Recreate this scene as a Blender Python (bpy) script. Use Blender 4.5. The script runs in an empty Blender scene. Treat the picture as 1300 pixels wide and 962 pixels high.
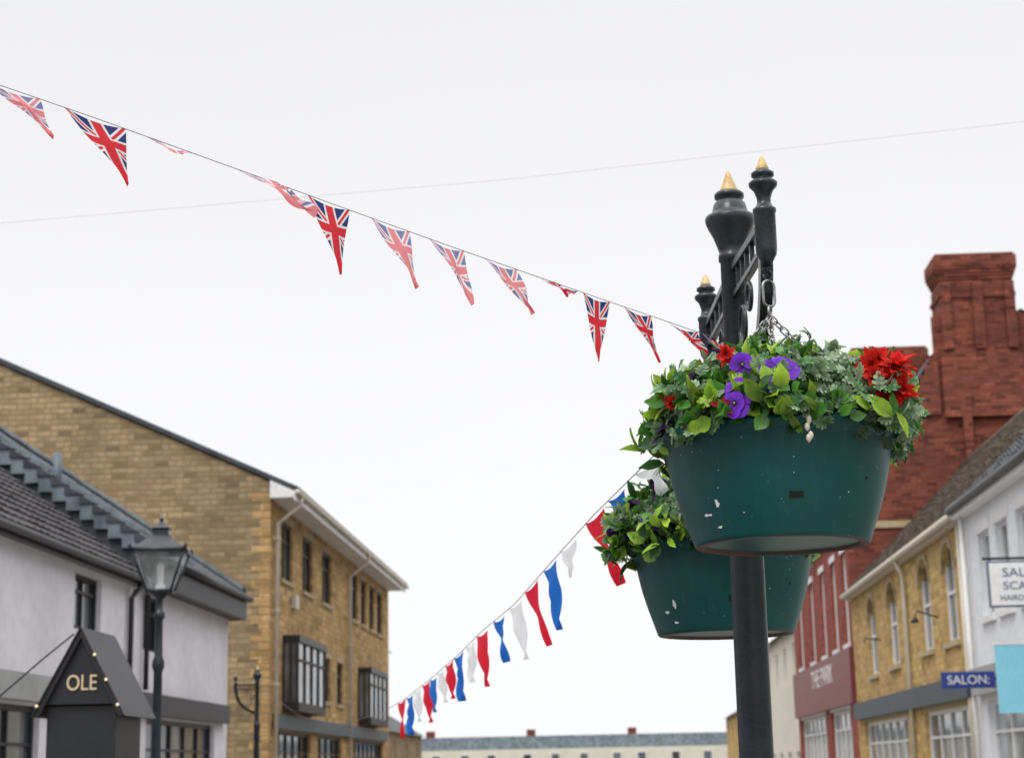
import bpy, math, random
from math import sin, cos, pi, radians
from mathutils import Vector, Matrix, noise
random.seed(7)
R = random.random
def U(a,b): return a+(b-a)*random.random()
scene = bpy.context.scene
scene.view_settings.view_transform='Standard'
scene.view_settings.look='None'
scene.view_settings.exposure=0
COL = scene.collection

# ------------------------------------------------------------ materials
def new_mat(name):
    m=bpy.data.materials.new(name); m.use_nodes=True
    nt=m.node_tree
    return m,nt,nt.nodes['Principled BSDF']
def N(nt,t,**k):
    n=nt.nodes.new(t)
    for a,b in k.items(): setattr(n,a,b)
    return n
def math_(nt,op,a,b=None,c=None):
    n=N(nt,'ShaderNodeMath',operation=op)
    for i,x in enumerate((a,b,c)):
        if x is None: continue
        if isinstance(x,(int,float)): n.inputs[i].default_value=x
        else: nt.links.new(x,n.inputs[i])
    return n.outputs[0]
def mixc(nt,fac,a,b,mode='MIX'):
    n=N(nt,'ShaderNodeMix',data_type='RGBA',blend_type=mode)
    for s,x in ((0,fac),(6,a),(7,b)):
        if isinstance(x,(int,float)): n.inputs[s].default_value=x
        elif isinstance(x,tuple): n.inputs[s].default_value=(*x,1)
        else: nt.links.new(x,n.inputs[s])
    return n.outputs[2]
def pos(nt): return N(nt,'ShaderNodeNewGeometry').outputs['Position']
def noise_(nt,vec,scale,detail=4,rough=.55):
    n=N(nt,'ShaderNodeTexNoise'); n.inputs['Scale'].default_value=scale
    n.inputs['Detail'].default_value=detail; n.inputs['Roughness'].default_value=rough
    nt.links.new(vec,n.inputs['Vector']); return n.outputs[0]
def ramp(nt,fac,a,b):
    n=N(nt,'ShaderNodeMapRange'); n.inputs[1].default_value=a; n.inputs[2].default_value=b
    nt.links.new(fac,n.inputs[0]); return n.outputs[0]
def bump(nt,bs,h,strength,dist=.02):
    b=N(nt,'ShaderNodeBump'); b.inputs['Strength'].default_value=strength
    b.inputs['Distance'].default_value=dist
    nt.links.new(h,b.inputs['Height']); nt.links.new(b.outputs[0],bs.inputs['Normal'])
def mat_plain(name,c,rough=.6,var=.25,scale=3,bmp=.1,metal=0,c2=None):
    m,nt,bs=new_mat(name); p=pos(nt)
    n1=noise_(nt,p,scale,6); n2=noise_(nt,p,scale*9,3)
    d=c2 if c2 else tuple(x*(1-var) for x in c)
    col=mixc(nt,ramp(nt,n1,.35,.65),c,d)
    col=mixc(nt,math_(nt,'MULTIPLY',ramp(nt,n2,.4,.7),.3),col,tuple(x*.6 for x in c))
    nt.links.new(col,bs.inputs['Base Color'])
    bs.inputs['Roughness'].default_value=rough; bs.inputs['Metallic'].default_value=metal
    bump(nt,bs,n2,bmp); return m
def mat_brick(name,c1,c2,mortar,bw,bh,distort=0.,stain=.4,dark=(.1,.08,.06),ms=.012,pale=.4,deep=.55):
    m,nt,bs=new_mat(name); p=pos(nt)
    s=N(nt,'ShaderNodeSeparateXYZ'); nt.links.new(p,s.inputs[0])
    uu=math_(nt,'ADD',s.outputs[0],s.outputs[1])
    zz=s.outputs[2]
    if distort:
        uu=math_(nt,'ADD',uu,math_(nt,'MULTIPLY',noise_(nt,p,2.2,2),distort*2))
        zz=math_(nt,'ADD',zz,math_(nt,'MULTIPLY',noise_(nt,p,2.9,2),distort))
    c=N(nt,'ShaderNodeCombineXYZ'); nt.links.new(uu,c.inputs[0]); nt.links.new(zz,c.inputs[1])
    b=N(nt,'ShaderNodeTexBrick'); nt.links.new(c.outputs[0],b.inputs['Vector'])
    b.inputs['Scale'].default_value=1; b.inputs['Brick Width'].default_value=bw
    b.inputs['Row Height'].default_value=bh; b.inputs['Mortar Size'].default_value=ms
    b.inputs['Mortar Smooth'].default_value=.3
    # one random value per single brick / stone
    row=math_(nt,'FLOOR',math_(nt,'DIVIDE',zz,bh))
    half=math_(nt,'MULTIPLY',math_(nt,'FLOORED_MODULO',row,2.),.5)
    colm=math_(nt,'FLOOR',math_(nt,'ADD',math_(nt,'DIVIDE',uu,bw),half))
    cc=N(nt,'ShaderNodeCombineXYZ'); nt.links.new(colm,cc.inputs[0]); nt.links.new(row,cc.inputs[1])
    wn=N(nt,'ShaderNodeTexWhiteNoise',noise_dimensions='2D'); nt.links.new(cc.outputs[0],wn.inputs['Vector'])
    hs=N(nt,'ShaderNodeSeparateColor'); nt.links.new(wn.outputs['Color'],hs.inputs[0])
    col=mixc(nt,hs.outputs[2],c1,c2)
    col=mixc(nt,math_(nt,'MULTIPLY',ramp(nt,hs.outputs[0],.55,.95),deep),col,tuple(x*.35 for x in c2))
    col=mixc(nt,math_(nt,'MULTIPLY',ramp(nt,hs.outputs[1],.6,1.),pale),col,tuple(min(1,x*1.5) for x in c1))
    col=mixc(nt,math_(nt,'MULTIPLY',b.outputs['Fac'],.8),col,mortar)
    n1=noise_(nt,p,.35,6,.7); n2=noise_(nt,p,7,4)
    col=mixc(nt,math_(nt,'MULTIPLY',ramp(nt,n1,.42,.7),stain),col,dark)
    col=mixc(nt,math_(nt,'MULTIPLY',ramp(nt,n2,.4,.75),.3),col,tuple(x*.5 for x in c1))
    nt.links.new(col,bs.inputs['Base Color']); bs.inputs['Roughness'].default_value=.95
    bs.inputs['Specular IOR Level'].default_value=.2
    h=math_(nt,'ADD',math_(nt,'MULTIPLY',b.outputs['Fac'],-1.),math_(nt,'MULTIPLY',n2,.6))
    bump(nt,bs,h,.6,.03); return m
def mat_glass(name,c=(.03,.035,.04)):
    m,nt,bs=new_mat(name); p=pos(nt)
    n=noise_(nt,p,.8,2)
    nt.links.new(mixc(nt,ramp(nt,n,.4,.65),c,tuple(x*3.2 for x in c)),bs.inputs['Base Color'])
    bs.inputs['Roughness'].default_value=.08; bs.inputs['IOR'].default_value=1.9
    bump(nt,bs,noise_(nt,p,1.2,1),.08,.05); return m
def mat_attr(name,rough=.5,trans=.35,spec=.4):
    m,nt,bs=new_mat(name)
    a=N(nt,'ShaderNodeAttribute',attribute_name='Col')
    p=pos(nt)
    col=mixc(nt,math_(nt,'MULTIPLY',ramp(nt,noise_(nt,p,60,3),.4,.7),.35),a.outputs['Color'],(.01,.02,.005))
    nt.links.new(col,bs.inputs['Base Color']); bs.inputs['Roughness'].default_value=rough
    bs.inputs['Specular IOR Level'].default_value=spec
    t=N(nt,'ShaderNodeBsdfTranslucent'); nt.links.new(a.outputs['Color'],t.inputs[0])
    mx=N(nt,'ShaderNodeMixShader'); mx.inputs[0].default_value=trans
    nt.links.new(bs.outputs[0],mx.inputs[1]); nt.links.new(t.outputs[0],mx.inputs[2])
    nt.links.new(mx.outputs[0],nt.nodes['Material Output'].inputs[0]); return m
def cloth(nt,bs,col,trans=.5):
    bs.inputs['Roughness'].default_value=.8
    nt.links.new(col,bs.inputs['Base Color'])
    t=N(nt,'ShaderNodeBsdfTranslucent'); nt.links.new(col,t.inputs[0])
    mx=N(nt,'ShaderNodeMixShader'); mx.inputs[0].default_value=trans
    nt.links.new(bs.outputs[0],mx.inputs[1]); nt.links.new(t.outputs[0],mx.inputs[2])
    nt.links.new(mx.outputs[0],nt.nodes['Material Output'].inputs[0])
def mat_flag(name,blue,white,red):
    m,nt,bs=new_mat(name)
    uv=N(nt,'ShaderNodeUVMap'); s=N(nt,'ShaderNodeSeparateXYZ'); nt.links.new(uv.outputs[0],s.inputs[0])
    X=math_(nt,'ABSOLUTE',math_(nt,'SUBTRACT',s.outputs[0],.5))
    Y=math_(nt,'ABSOLUTE',math_(nt,'MULTIPLY',math_(nt,'SUBTRACT',s.outputs[1],.64),1.3))
    mn=math_(nt,'MINIMUM',X,Y)
    D=math_(nt,'ABSOLUTE',math_(nt,'SUBTRACT',X,math_(nt,'MULTIPLY',Y,1.0)))
    wh=math_(nt,'MAXIMUM',math_(nt,'LESS_THAN',mn,.13),math_(nt,'LESS_THAN',D,.085))
    rd=math_(nt,'MAXIMUM',math_(nt,'LESS_THAN',mn,.085),math_(nt,'MULTIPLY',math_(nt,'LESS_THAN',D,.035),math_(nt,'GREATER_THAN',mn,.12)))
    c=mixc(nt,wh,blue,white); c=mixc(nt,rd,c,red)
    cloth(nt,bs,c,.5); return m
def mat_cloth(name,c):
    m,nt,bs=new_mat(name); p=pos(nt)
    cloth(nt,bs,mixc(nt,math_(nt,'MULTIPLY',noise_(nt,p,30,3),.25),c,tuple(x*.6 for x in c)),.45); return m
def mat_emit(name,c,s):
    m,nt,bs=new_mat(name); bs.inputs['Base Color'].default_value=(*c,1)
    bs.inputs['Emission Color'].default_value=(*c,1); bs.inputs['Emission Strength'].default_value=s; return m

M={}
M['stoneF']=mat_brick('ashlar_stone',(.60,.40,.185),(.45,.28,.115),(.36,.265,.15),.46,.19,.02,.35,(.2,.125,.06),.02,.4,.6)
M['stoneG']=mat_brick('rubble_stone',(.42,.31,.18),(.31,.215,.12),(.24,.18,.115),.40,.16,.07,.5,(.13,.1,.065),.022,.45,.6)
M['stoneR']=mat_brick('yellow_stone',(.62,.42,.17),(.47,.3,.11),(.4,.3,.17),.36,.14,.02,.25,(.22,.15,.07),.016,.35,.55)
M['brick']=mat_brick('red_brick',(.29,.085,.052),(.19,.05,.036),(.13,.07,.055),.30,.10,0,.6,(.045,.025,.024),.012,.6,.8)
M['brick2']=mat_brick('red_brick_front',(.36,.09,.065),(.26,.06,.048),(.2,.11,.09),.3,.1,0,.3,(.1,.03,.025),.01,.35,.5)
M['render']=mat_plain('lime_render',(.78,.75,.8),.85,.1,.6,.15,c2=(.66,.63,.68))
M['white']=mat_plain('white_paint',(.8,.8,.8),.5,.1,1.5,.05)
M['whitewall']=mat_plain('white_wall_paint',(.78,.8,.84),.8,.07,.8,.1)
M['cream']=mat_plain('cream_render',(.7,.66,.56),.85,.1,.8,.1)
M['pipe']=mat_plain('pale_drainpipe',(.66,.6,.5),.5,.1,2,.03)
M['tile']=mat_plain('concrete_roof_tile',(.075,.068,.072),.85,.45,1.3,.3,c2=(.03,.028,.032))
M['tileR']=mat_plain('mossy_roof_tile',(.14,.105,.075),.9,.4,1.6,.35,c2=(.05,.042,.03))
M['slate']=mat_plain('blue_slate',(.055,.062,.075),.6,.4,1.8,.25,c2=(.022,.026,.035))
M['lead']=mat_plain('lead_flashing',(.2,.25,.29),.5,.35,2.5,.25,c2=(.07,.09,.11))
M['black']=mat_plain('black_paint',(.014,.016,.02),.45,.3,5,.08)
M['brown']=mat_plain('dark_timber',(.028,.022,.02),.55,.3,4,.1)
M['iron']=mat_plain('painted_iron',(.007,.013,.02),.28,.3,10,.1,c2=(.016,.026,.034))
M['gold']=mat_plain('gold_paint',(.7,.5,.24),.45,.25,25,.2,metal=.2,c2=(.45,.3,.12))
M['steel']=mat_plain('galvanised_steel',(.36,.36,.36),.35,.4,40,.1,metal=.9)
M['glass']=mat_glass('window_glass')
M['glassL']=mat_glass('painted_reflection_glass',(.1,.11,.12))  # lighter base colour paints in the reflection on the panes
M['sill']=mat_plain('stone_sill',(.48,.38,.24),.9,.2,4,.15)
M['shop']=mat_plain('shopfront_paint',(.04,.06,.08),.5,.2,2,.05)
M['shop2']=mat_plain('shopfront_red',(.2,.035,.035),.5,.2,2,.05)
M['shop3']=mat_plain('shopfront_grey',(.35,.36,.36),.5,.2,2,.05)
M['asphalt']=mat_plain('asphalt',(.055,.055,.057),.9,.3,2,.4)
M['paving']=mat_brick('paving_slabs',(.3,.28,.25),(.25,.235,.21),(.12,.11,.1),.6,.45,0,.2,(.15,.14,.13),.01,.15,.2)
M['kerb']=mat_plain('granite_kerb',(.32,.31,.3),.85,.2,3,.2)
M['grass']=mat_plain('ground_earth',(.09,.1,.05),1,.3,.3,.3)
M['leaf']=mat_attr('leaf_foliage',.45,.3,.45)
M['petal']=mat_attr('flower_petal',.6,.35,.2)
M['filler']=mat_plain('foliage_filler',(.02,.032,.01),1,.4,30,.5)  # dark green for the added filler under the leaves
M['uj']=mat_flag('union_flag_cloth',(.03,.05,.2),(.85,.84,.86),(.72,.035,.05))
M['ujlit']=mat_flag('painted_backlit_union_flag',(.24,.26,.46),(.95,.92,.94),(.88,.3,.33))  # paler copy: bright sky through the thin cloth put into its colours
M['red']=mat_cloth('red_cloth',(.78,.02,.05)); M['wht']=mat_cloth('white_cloth',(.92,.92,.94)); M['blu']=mat_cloth('blue_cloth',(.02,.17,.62))
M['cord']=mat_plain('cord',(.25,.23,.25),.8,.2,10,.1)
M['wire']=mat_plain('thin_cable',(.6,.6,.62),.8,.1,10,.1)
M['bulb']=mat_emit('warm_bulb',(1,.8,.5),.5)
M['blueSign']=mat_plain('blue_sign_paint',(.02,.05,.26),.5,.1,3,.03)
M['skyblue']=mat_plain('pale_blue_sign',(.25,.62,.78),.5,.1,3,.03)
M['signtext']=mat_plain('blue_grey_lettering',(.1,.15,.22),.5,.1,3,.02)
M['goldtext']=mat_plain('gold_lettering',(.75,.6,.4),.5,.1,3,.02)
def mat_lampglass():
    m,nt,bs=new_mat('lantern_glass'); bs.inputs['Base Color'].default_value=(.75,.78,.8,1); bs.inputs['Roughness'].default_value=.15
    t=N(nt,'ShaderNodeBsdfTransparent'); mx=N(nt,'ShaderNodeMixShader')
    nt.links.new(ramp(nt,noise_(nt,pos(nt),5,3),.2,1.6),mx.inputs[0])
    nt.links.new(t.outputs[0],mx.inputs[1]); nt.links.new(bs.outputs[0],mx.inputs[2])
    nt.links.new(mx.outputs[0],nt.nodes['Material Output'].inputs[0]); return m
M['lampglass']=mat_lampglass()
def mat_pot():
    m,nt,bs=new_mat('green_pot_plastic'); p=pos(nt)
    n1=noise_(nt,p,4,6,.6)
    sc=N(nt,'ShaderNodeVectorMath',operation='MULTIPLY'); sc.inputs[1].default_value=(1,1,.08); nt.links.new(p,sc.inputs[0])
    n2=noise_(nt,sc.outputs[0],34,5,.6); n3=noise_(nt,p,90,2); n4=noise_(nt,p,11,2)
    col=mixc(nt,ramp(nt,n1,.3,.75),(.001,.072,.07),(.001,.05,.05))
    col=mixc(nt,math_(nt,'MULTIPLY',ramp(nt,n2,.56,.8),.3),col,(.06,.13,.12))
    fl=math_(nt,'MULTIPLY',ramp(nt,n3,.72,.75),ramp(nt,n4,.56,.64))
    col=mixc(nt,fl,col,(.5,.56,.52))
    nt.links.new(col,bs.inputs['Base Color'])
    bs.inputs['Roughness'].default_value=.42
    bs.inputs['Specular IOR Level'].default_value=.35
    bump(nt,bs,n1,.08,.01); return m
M['pot']=mat_pot()
M['potbase']=mat_plain('pot_base_red_brown',(.12,.035,.03),.7,.6,12,.1,c2=(.03,.04,.035))  # red-brown foot ring, randomly mottled darker
M['hole']=mat_plain('dark_recess',(.004,.012,.012),.9,.1,10,.0)

# ------------------------------------------------------------ mesh builder
class MB:
    def __init__(s): s.v=[];s.f=[];s.m=[];s.mats=[];s.uv=None;s.col=None;s.smooth=[]
    def mi(s,k):
        if k not in s.mats: s.mats.append(k)
        return s.mats.index(k)
    def add(s,vs,fs,mat,smooth=False,col=None,uvs=None):
        o=len(s.v); s.v+= [tuple(x) for x in vs]; i=s.mi(mat)
        for f in fs: s.f.append(tuple(a+o for a in f)); s.m.append(i); s.smooth.append(smooth)
        if col is not None:
            if s.col is None: s.col=[]
            s.col += col if isinstance(col,list) else [col]*len(vs)
        if uvs is not None:
            if s.uv is None: s.uv=[]
            s.uv+=uvs
    def box(s,x0,x1,y0,y1,z0,z1,mat):
        if x0>x1:x0,x1=x1,x0
        if y0>y1:y0,y1=y1,y0
        if z0>z1:z0,z1=z1,z0
        s.add([(x0,y0,z0),(x1,y0,z0),(x1,y1,z0),(x0,y1,z0),(x0,y0,z1),(x1,y0,z1),(x1,y1,z1),(x0,y1,z1)],
              [(0,3,2,1),(4,5,6,7),(0,1,5,4),(1,2,6,5),(2,3,7,6),(3,0,4,7)],mat)
    def prism(s,poly,y0,y1,mat,caps=True):
        n=len(poly)
        vs=[(x,y0,z) for x,z in poly]+[(x,y1,z) for x,z in poly]
        fs=[(i,(i+1)%n,(i+1)%n+n,i+n) for i in range(n)]
        if caps: fs+=[tuple(range(n-1,-1,-1)),tuple(range(n,2*n))]
        s.add(vs,fs,mat)
    def lathe(s,c,prof,mat,n=32,smooth=True):
        vs=[];fs=[]
        for r,z in prof:
            for i in range(n):
                a=2*pi*i/n; vs.append((c[0]+r*cos(a),c[1]+r*sin(a),c[2]+z))
        for j in range(len(prof)-1):
            for i in range(n):
                k=(i+1)%n; fs.append((j*n+i,j*n+k,(j+1)*n+k,(j+1)*n+i))
        s.add(vs,fs,mat,smooth)
    def tube(s,pts,r,mat,n=8,closed=False,caps=True):
        pts=[Vector(p) for p in pts]; vs=[];fs=[];m=len(pts)
        up=Vector((0,0,1))
        for i,p in enumerate(pts):
            if closed: t=pts[(i+1)%m]-pts[i-1]
            else: t=pts[min(i+1,m-1)]-pts[max(i-1,0)]
            t.normalize()
            if i==0:
                a=t.cross(up)
                if a.length<.05: a=t.cross(Vector((1,0,0)))
            else: a=a-t*a.dot(t)
            a.normalize(); b=t.cross(a)
            rr=r[i] if isinstance(r,(list,tuple)) else r
            for k in range(n):
                q=2*pi*k/n; vs.append(p+a*rr*cos(q)+b*rr*sin(q))
        for i in range(m if closed else m-1):
            for k in range(n):
                l=(k+1)%n; j=(i+1)%m
                fs.append((i*n+k,i*n+l,j*n+l,j*n+k))
        if caps and not closed: fs+=[tuple(range(n-1,-1,-1)),tuple(range((m-1)*n,m*n))]
        s.add(vs,fs,mat,True)
    def obj(s,name,parent=None,bevel=0):
        me=bpy.data.meshes.new(name); me.from_pydata(s.v,[],s.f)
        for k in s.mats: me.materials.append(M[k])
        me.polygons.foreach_set('material_index',s.m); me.polygons.foreach_set('use_smooth',s.smooth)
        if s.col:
            ca=me.color_attributes.new('Col','FLOAT_COLOR','POINT')
            flat=[]
            for c in s.col: flat+= [c[0],c[1],c[2],1.]
            ca.data.foreach_set('color',flat)
        if s.uv:
            ul=me.uv_layers.new(name='UVMap')
            for l in me.loops: ul.data[l.index].uv=s.uv[l.vertex_index]
        me.validate(); me.update()
        o=bpy.data.objects.new(name,me); COL.objects.link(o)
        if parent: o.parent=parent
        if bevel:
            b=o.modifiers.new('bevel','BEVEL'); b.width=bevel; b.segments=2; b.limit_method='ANGLE'
        return o
def empty(name,loc=(0,0,0)):
    e=bpy.data.objects.new(name,None); e.empty_display_size=.3; COL.objects.link(e)
    return e
def text(name,body,loc,size,mat,parent,rot=(pi/2,0,0),ext=.004,align='CENTER',sx=1):
    c=bpy.data.curves.new(name,'FONT'); c.body=body; c.size=size; c.extrude=ext; c.align_x=align; c.align_y='CENTER'
    o=bpy.data.objects.new(name,c); COL.objects.link(o); o.location=loc; o.rotation_euler=rot; o.scale=(sx,1,1)
    c.materials.append(M[mat]); o.parent=parent; return o

# ------------------------------------------------------------ facade builder
def facade(w,g,xc,s,y0,y1,z0,z1,ops,wall,frame='brown',glass='glass',sill=None,d=.16):
    ys=sorted({y0,y1}|{o[0] for o in ops}|{o[1] for o in ops}); zs=sorted({z0,z1}|{o[2] for o in ops}|{o[3] for o in ops})
    for i in range(len(ys)-1):
        for j in range(len(zs)-1):
            cy=(ys[i]+ys[i+1])/2; cz=(zs[j]+zs[j+1])/2
            if any(o[0]<cy<o[1] and o[2]<cz<o[3] for o in ops): continue
            w.add([(xc,ys[i],zs[j]),(xc,ys[i+1],zs[j]),(xc,ys[i+1],zs[j+1]),(xc,ys[i],zs[j+1])],[(0,1,2,3)],wall)
    for o in ops:
        a,b,c,e=o[:4]; kind=o[4] if len(o)>4 else 'sash'
        xi=xc-s*d
        w.add([(xc,a,c),(xc,b,c),(xc,b,e),(xc,a,e),(xi,a,c),(xi,b,c),(xi,b,e),(xi,a,e)],
              [(0,1,5,4),(1,2,6,5),(2,3,7,6),(3,0,4,7)],wall)
        g.add([(xi+s*.01,a,c),(xi+s*.01,b,c),(xi+s*.01,b,e),(xi+s*.01,a,e)],[(0,1,2,3)],glass)
        f=.07 if kind!='shop' else .09
        fx0,fx1=xi+s*.012,xi+s*.07
        q=.003
        g.box(fx0,fx1,a-q,a+f,c-q,e+q,frame); g.box(fx0,fx1,b-f,b+q,c-q,e+q,frame)
        g.box(fx0,fx1-s*.004,a+f,b-f,c-q,c+f,frame); g.box(fx0,fx1-s*.004,a+f,b-f,e-f,e+q,frame)
        if kind in('sash','arch'):
            g.box(fx0,fx1-s*.012,a+f,b-f,(c+e)/2-.03,(c+e)/2+.03,frame)
            if b-a>.9 : g.box(fx0,fx1-s*.02,(a+b)/2-.02,(a+b)/2+.02,c+f,e-f,frame)
        elif kind=='casement':
            g.box(fx0,fx1-s*.012,(a+b)/2-.035,(a+b)/2+.035,c+f,e-f,frame)
            g.box(fx0,fx1-s*.016,a+f,b-f,e-(e-c)*.3-.025,e-(e-c)*.3+.025,frame)
        elif kind=='shop':
            n=max(2,int((b-a)/1.2))
            for k in range(1,n):
                yy=a+(b-a)*k/n; g.box(fx0,fx1-s*.012,yy-.03,yy+.03,c+f,e-f,frame)
            g.box(fx0,fx1-s*.016,a+f,b-f,e-.6,e-.55,frame)
        if kind=='arch':
            r=(b-a)/2*.8; n=10; arc=[]
            for k in range(n+1):
                t=k/n; yy=a+(b-a)*t; zz=e-r+r*math.sqrt(max(0,1-((t-.5)*2)**2))
                arc.append((yy,zz))
            for k in range(n):
                (p,z_),(p2,z2)=arc[k],arc[k+1]
                w.add([(xc-s*.002,p,z_),(xc-s*.002,p2,z2),(xc-s*.002,p2,e),(xc-s*.002,p,e)],[(0,1,2,3)],wall)
                w.add([(xc-s*.002,p,z_),(xc-s*.002,p2,z2),(xi,p2,z2),(xi,p,z_)],[(0,1,2,3)],wall)
            for k in range(n):
                (p,z_),(p2,z2)=arc[k],arc[k+1]
                cy=(a+b)/2;cz=e-r
                def out(y,z,k_=.13):
                    v=Vector((y-cy,z-cz)); v.normalize(); return y+v.x*k_, z+v.y*k_
                q1=out(p,z_);q2=out(p2,z2)
                x1=xc+s*.02
                w.add([(x1,p,z_),(x1,p2,z2),(x1,*q2),(x1,*q1)],[(0,1,2,3)],'sill')
                w.add([(xc,p,z_),(xc,p2,z2),(x1,p2,z2),(x1,p,z_)],[(0,1,2,3)],'sill')
        if sill:
            w.box(xc-s*.05,xc+s*.07,a-.1,b+.1,c-.12,c-.004,sill)
            if kind!='arch': w.box(xc-s*.01,xc+s*.015,a-.15,b+.15,e+.004,e+.2,sill)

def tiled(mb,xe,ze,xr,zr,y0,y1,mat,cw=.3,ch=.3,th=.03):
    L=math.hypot(xr-xe,zr-ze); n=int(L/ch); m=int(abs(y1-y0)/cw)
    dx,dz=(xr-xe)/n,(zr-ze)/n; nx,nz=-dz/(L/n),dx/(L/n)
    if nz<0: nx,nz=-nx,-nz
    cy=(y1-y0)/m
    for j in range(n):
        for i in range(m):
            t=th+U(-.006,.008)
            ya=y0+i*cy+.006; yb=ya+cy-.012
            ax,az=xe+dx*j+U(-.006,.006),ze+dz*j; bx,bz=xe+dx*(j+1.06),ze+dz*(j+1.06)
            hump=.02
            ym=(ya+yb)/2
            mb.add([(ax+nx*t,ya,az+nz*t),(ax+nx*(t+hump),ym,az+nz*(t+hump)),(ax+nx*t,yb,az+nz*t),
                    (bx+nx*.006,yb,bz+nz*.006),(bx+nx*(.006+hump),ym,bz+nz*(.006+hump)),(bx+nx*.006,ya,bz+nz*.006),
                    (ax,ya,az),(ax,yb,az)],[(0,1,4,5),(1,2,3,4),(6,7,2,1,0)],mat)
    mb.add([(xe,y0,ze-.02),(xe,y1,ze-.02),(xr,y1,zr-.02),(xr,y0,zr-.02)],[(0,1,2,3)],mat)

# ------------------------------------------------------------ ground
g=MB(); g.add([(-1500,-300,0),(1500,-300,0),(1500,2500,0),(-1500,2500,0)],[(0,1,2,3)],'grass'); g.obj('ground')
g=MB(); g.add([(-3.8,-40,.004),(-.4,-40,.004),(-.4,240,.004),(-3.8,240,.004)],[(0,1,2,3)],'asphalt'); g.obj('road')
g=MB()
for x0,x1 in((-9.3,-3.95),(-.25,7.05)):
    g.box(x0,x1,-40,240,-.05,.12,'paving')
g.obj('pavement')
g=MB()
for x0 in(-3.95,-.4): g.box(x0,x0+.15,-40,240,-.05,.125,'kerb')
g.obj('kerb')

# ------------------------------------------------------------ left: stone building
P=empty('stone_building'); w=MB(); g=MB()
XS=-9.3
up=[(51.3,53.2),(54.9,56.8),(58.7,60.7),(65.5,67.1),(68.0,69.5),(70.4,71.9),(72.7,74.4)]
ops=[(a,b,7.05,8.72,'casement') for a,b in up]+[(58.6,60.6,3.9,5.3,'casement'),(62.0,63.4,3.9,5.3,'casement')]
ops+=[(50.6,56.6,.6,2.8,'shop'),(58,63,.6,2.8,'shop'),(66,74.5,.6,2.8,'shop')]
facade(w,g,XS,1,49.5,76.5,0,9.2,ops,'stoneF',sill='sill')
gab=[(XS,0),(XS,9.55),(-20.2,14.54),(-31,9.55),(-31,0)]
w.add([(x,49.5,z) for x,z in gab],[(0,1,2,3,4)],'stoneG'); w.add([(x,76.5,z) for x,z in gab],[(0,1,2,3,4)],'stoneG')
w.add([(-31,49.5,0),(-31,76.5,0),(-31,76.5,9.55),(-31,49.5,9.55)],[(0,1,2,3)],'stoneG')
for k in range(38):   # corner quoins
    w.box(XS-(.5 if k%2 else .28),XS+.012,49.485,49.5+(.28 if k%2 else .5),.12+.24*k,.12+.24*k+.225,'stoneF')
w.obj('walls',P)
for a,b,zt in((51.6,56.6,5.42),(67.2,72.4,5.35)):
    x0,x1=XS+.002,XS+.5
    g.box(x0,x1,a,b,zt-.14,zt+.05,'black'); g.box(x0,x1-.02,a+.02,b-.02,3.35,3.6,'brown')
    g.box(x0,x1-.08,a+.08,b-.08,3.6,zt-.14,'glassL')
    n=4
    for k in range(n+1):
        yy=a+.04+(b-a-.08)*k/n; g.box(x1-.1,x1-.03,yy-.045,yy+.045,3.6,zt-.14,'brown')
    g.box(x1-.085,x1-.04,a+.05,b-.05,4.75,4.82,'brown')
    g.box(x0,x0+.06,a,a+.06,3.6,zt-.14,'brown')
    g.box(x0+.2,x0+.27,a,a+.06,3.6,zt-.14,'brown')
g.box(XS+.01,XS+.14,50.2,75,2.85,3.25,'shop')
g.box(XS+.012,XS+.14,53.0,53.5,6.35,6.75,'pipe')
g.obj('windows',P)
r=MB()
def Zs(x): return 9.6-.458*(x-XS)
r.prism([(-8.5,Zs(-8.5)),(-8.5,Zs(-8.5)+.14),(-20.2,Zs(-20.2)+.14),(-20.2,Zs(-20.2)-.02)],49.4,76.7,'slate')
r.prism([(-31.6,9.4),(-31.6,9.54),(-20.2,Zs(-20.2)+.14),(-20.2,Zs(-20.2)-.02)],49.4,76.7,'slate')
r.obj('roof',P)
e=MB()
e.prism([(XS+.013,9.08),(-8.62,9.08),(-8.62,9.26),(XS+.013,9.57)],49.38,76.6,'white')
e.box(-8.62,-8.58,49.38,76.6,9.0,9.27,'white')
e.tube([(-8.5,49.3,9.22),(-8.5,76.7,9.22)],.07,'pipe',8)
for yy in(50.05,64.4):
    e.tube([(-8.5,yy,9.2),(-8.55,yy,8.95),(XS+.12,yy,8.45),(XS+.12,yy,.2)],.06,'pipe',8)
    for zz in(2,4,6,8): e.box(XS+.013,XS+.19,yy-.09,yy+.09,zz,zz+.06,'pipe')
e.obj('eaves_and_drainpipes',P)

# ------------------------------------------------------------ left: white house A
P=empty('white_house'); w=MB(); g=MB(); XA=-8.8
ops=[(29.6,31.2,4.02,4.95,'casement'),(20,21.5,4.02,4.95,'casement'),(10,11.5,4.02,4.95,'casement'),(14,19,.6,2.7,'shop'),(22,28,.6,2.7,'shop'),(30,32.4,.3,2.6,'shop')]
facade(w,g,XA,1,-4,33.3,0,5.3,ops,'render','black',sill=None)
gab=[(XA,0),(XA,5.28),(-12.3,7.9),(-15.8,5.28),(-15.8,0)]
for yy in(-4,33.3): w.add([(x,yy,z) for x,z in gab],[(0,1,2,3,4)],'render')
w.add([(-15.8,-4,0),(-15.8,33.3,0),(-15.8,33.3,5.28),(-15.8,-4,5.28)],[(0,1,2,3)],'render')
w.obj('walls',P)
g.box(XA+.01,XA+.16,13,32.6,2.75,3.15,'shop3'); g.obj('windows',P)
r=MB(); tiled(r,-8.55,5.2,-12.3,8.0,-4.2,33.25,'tile',.33,.34,.05)
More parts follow.
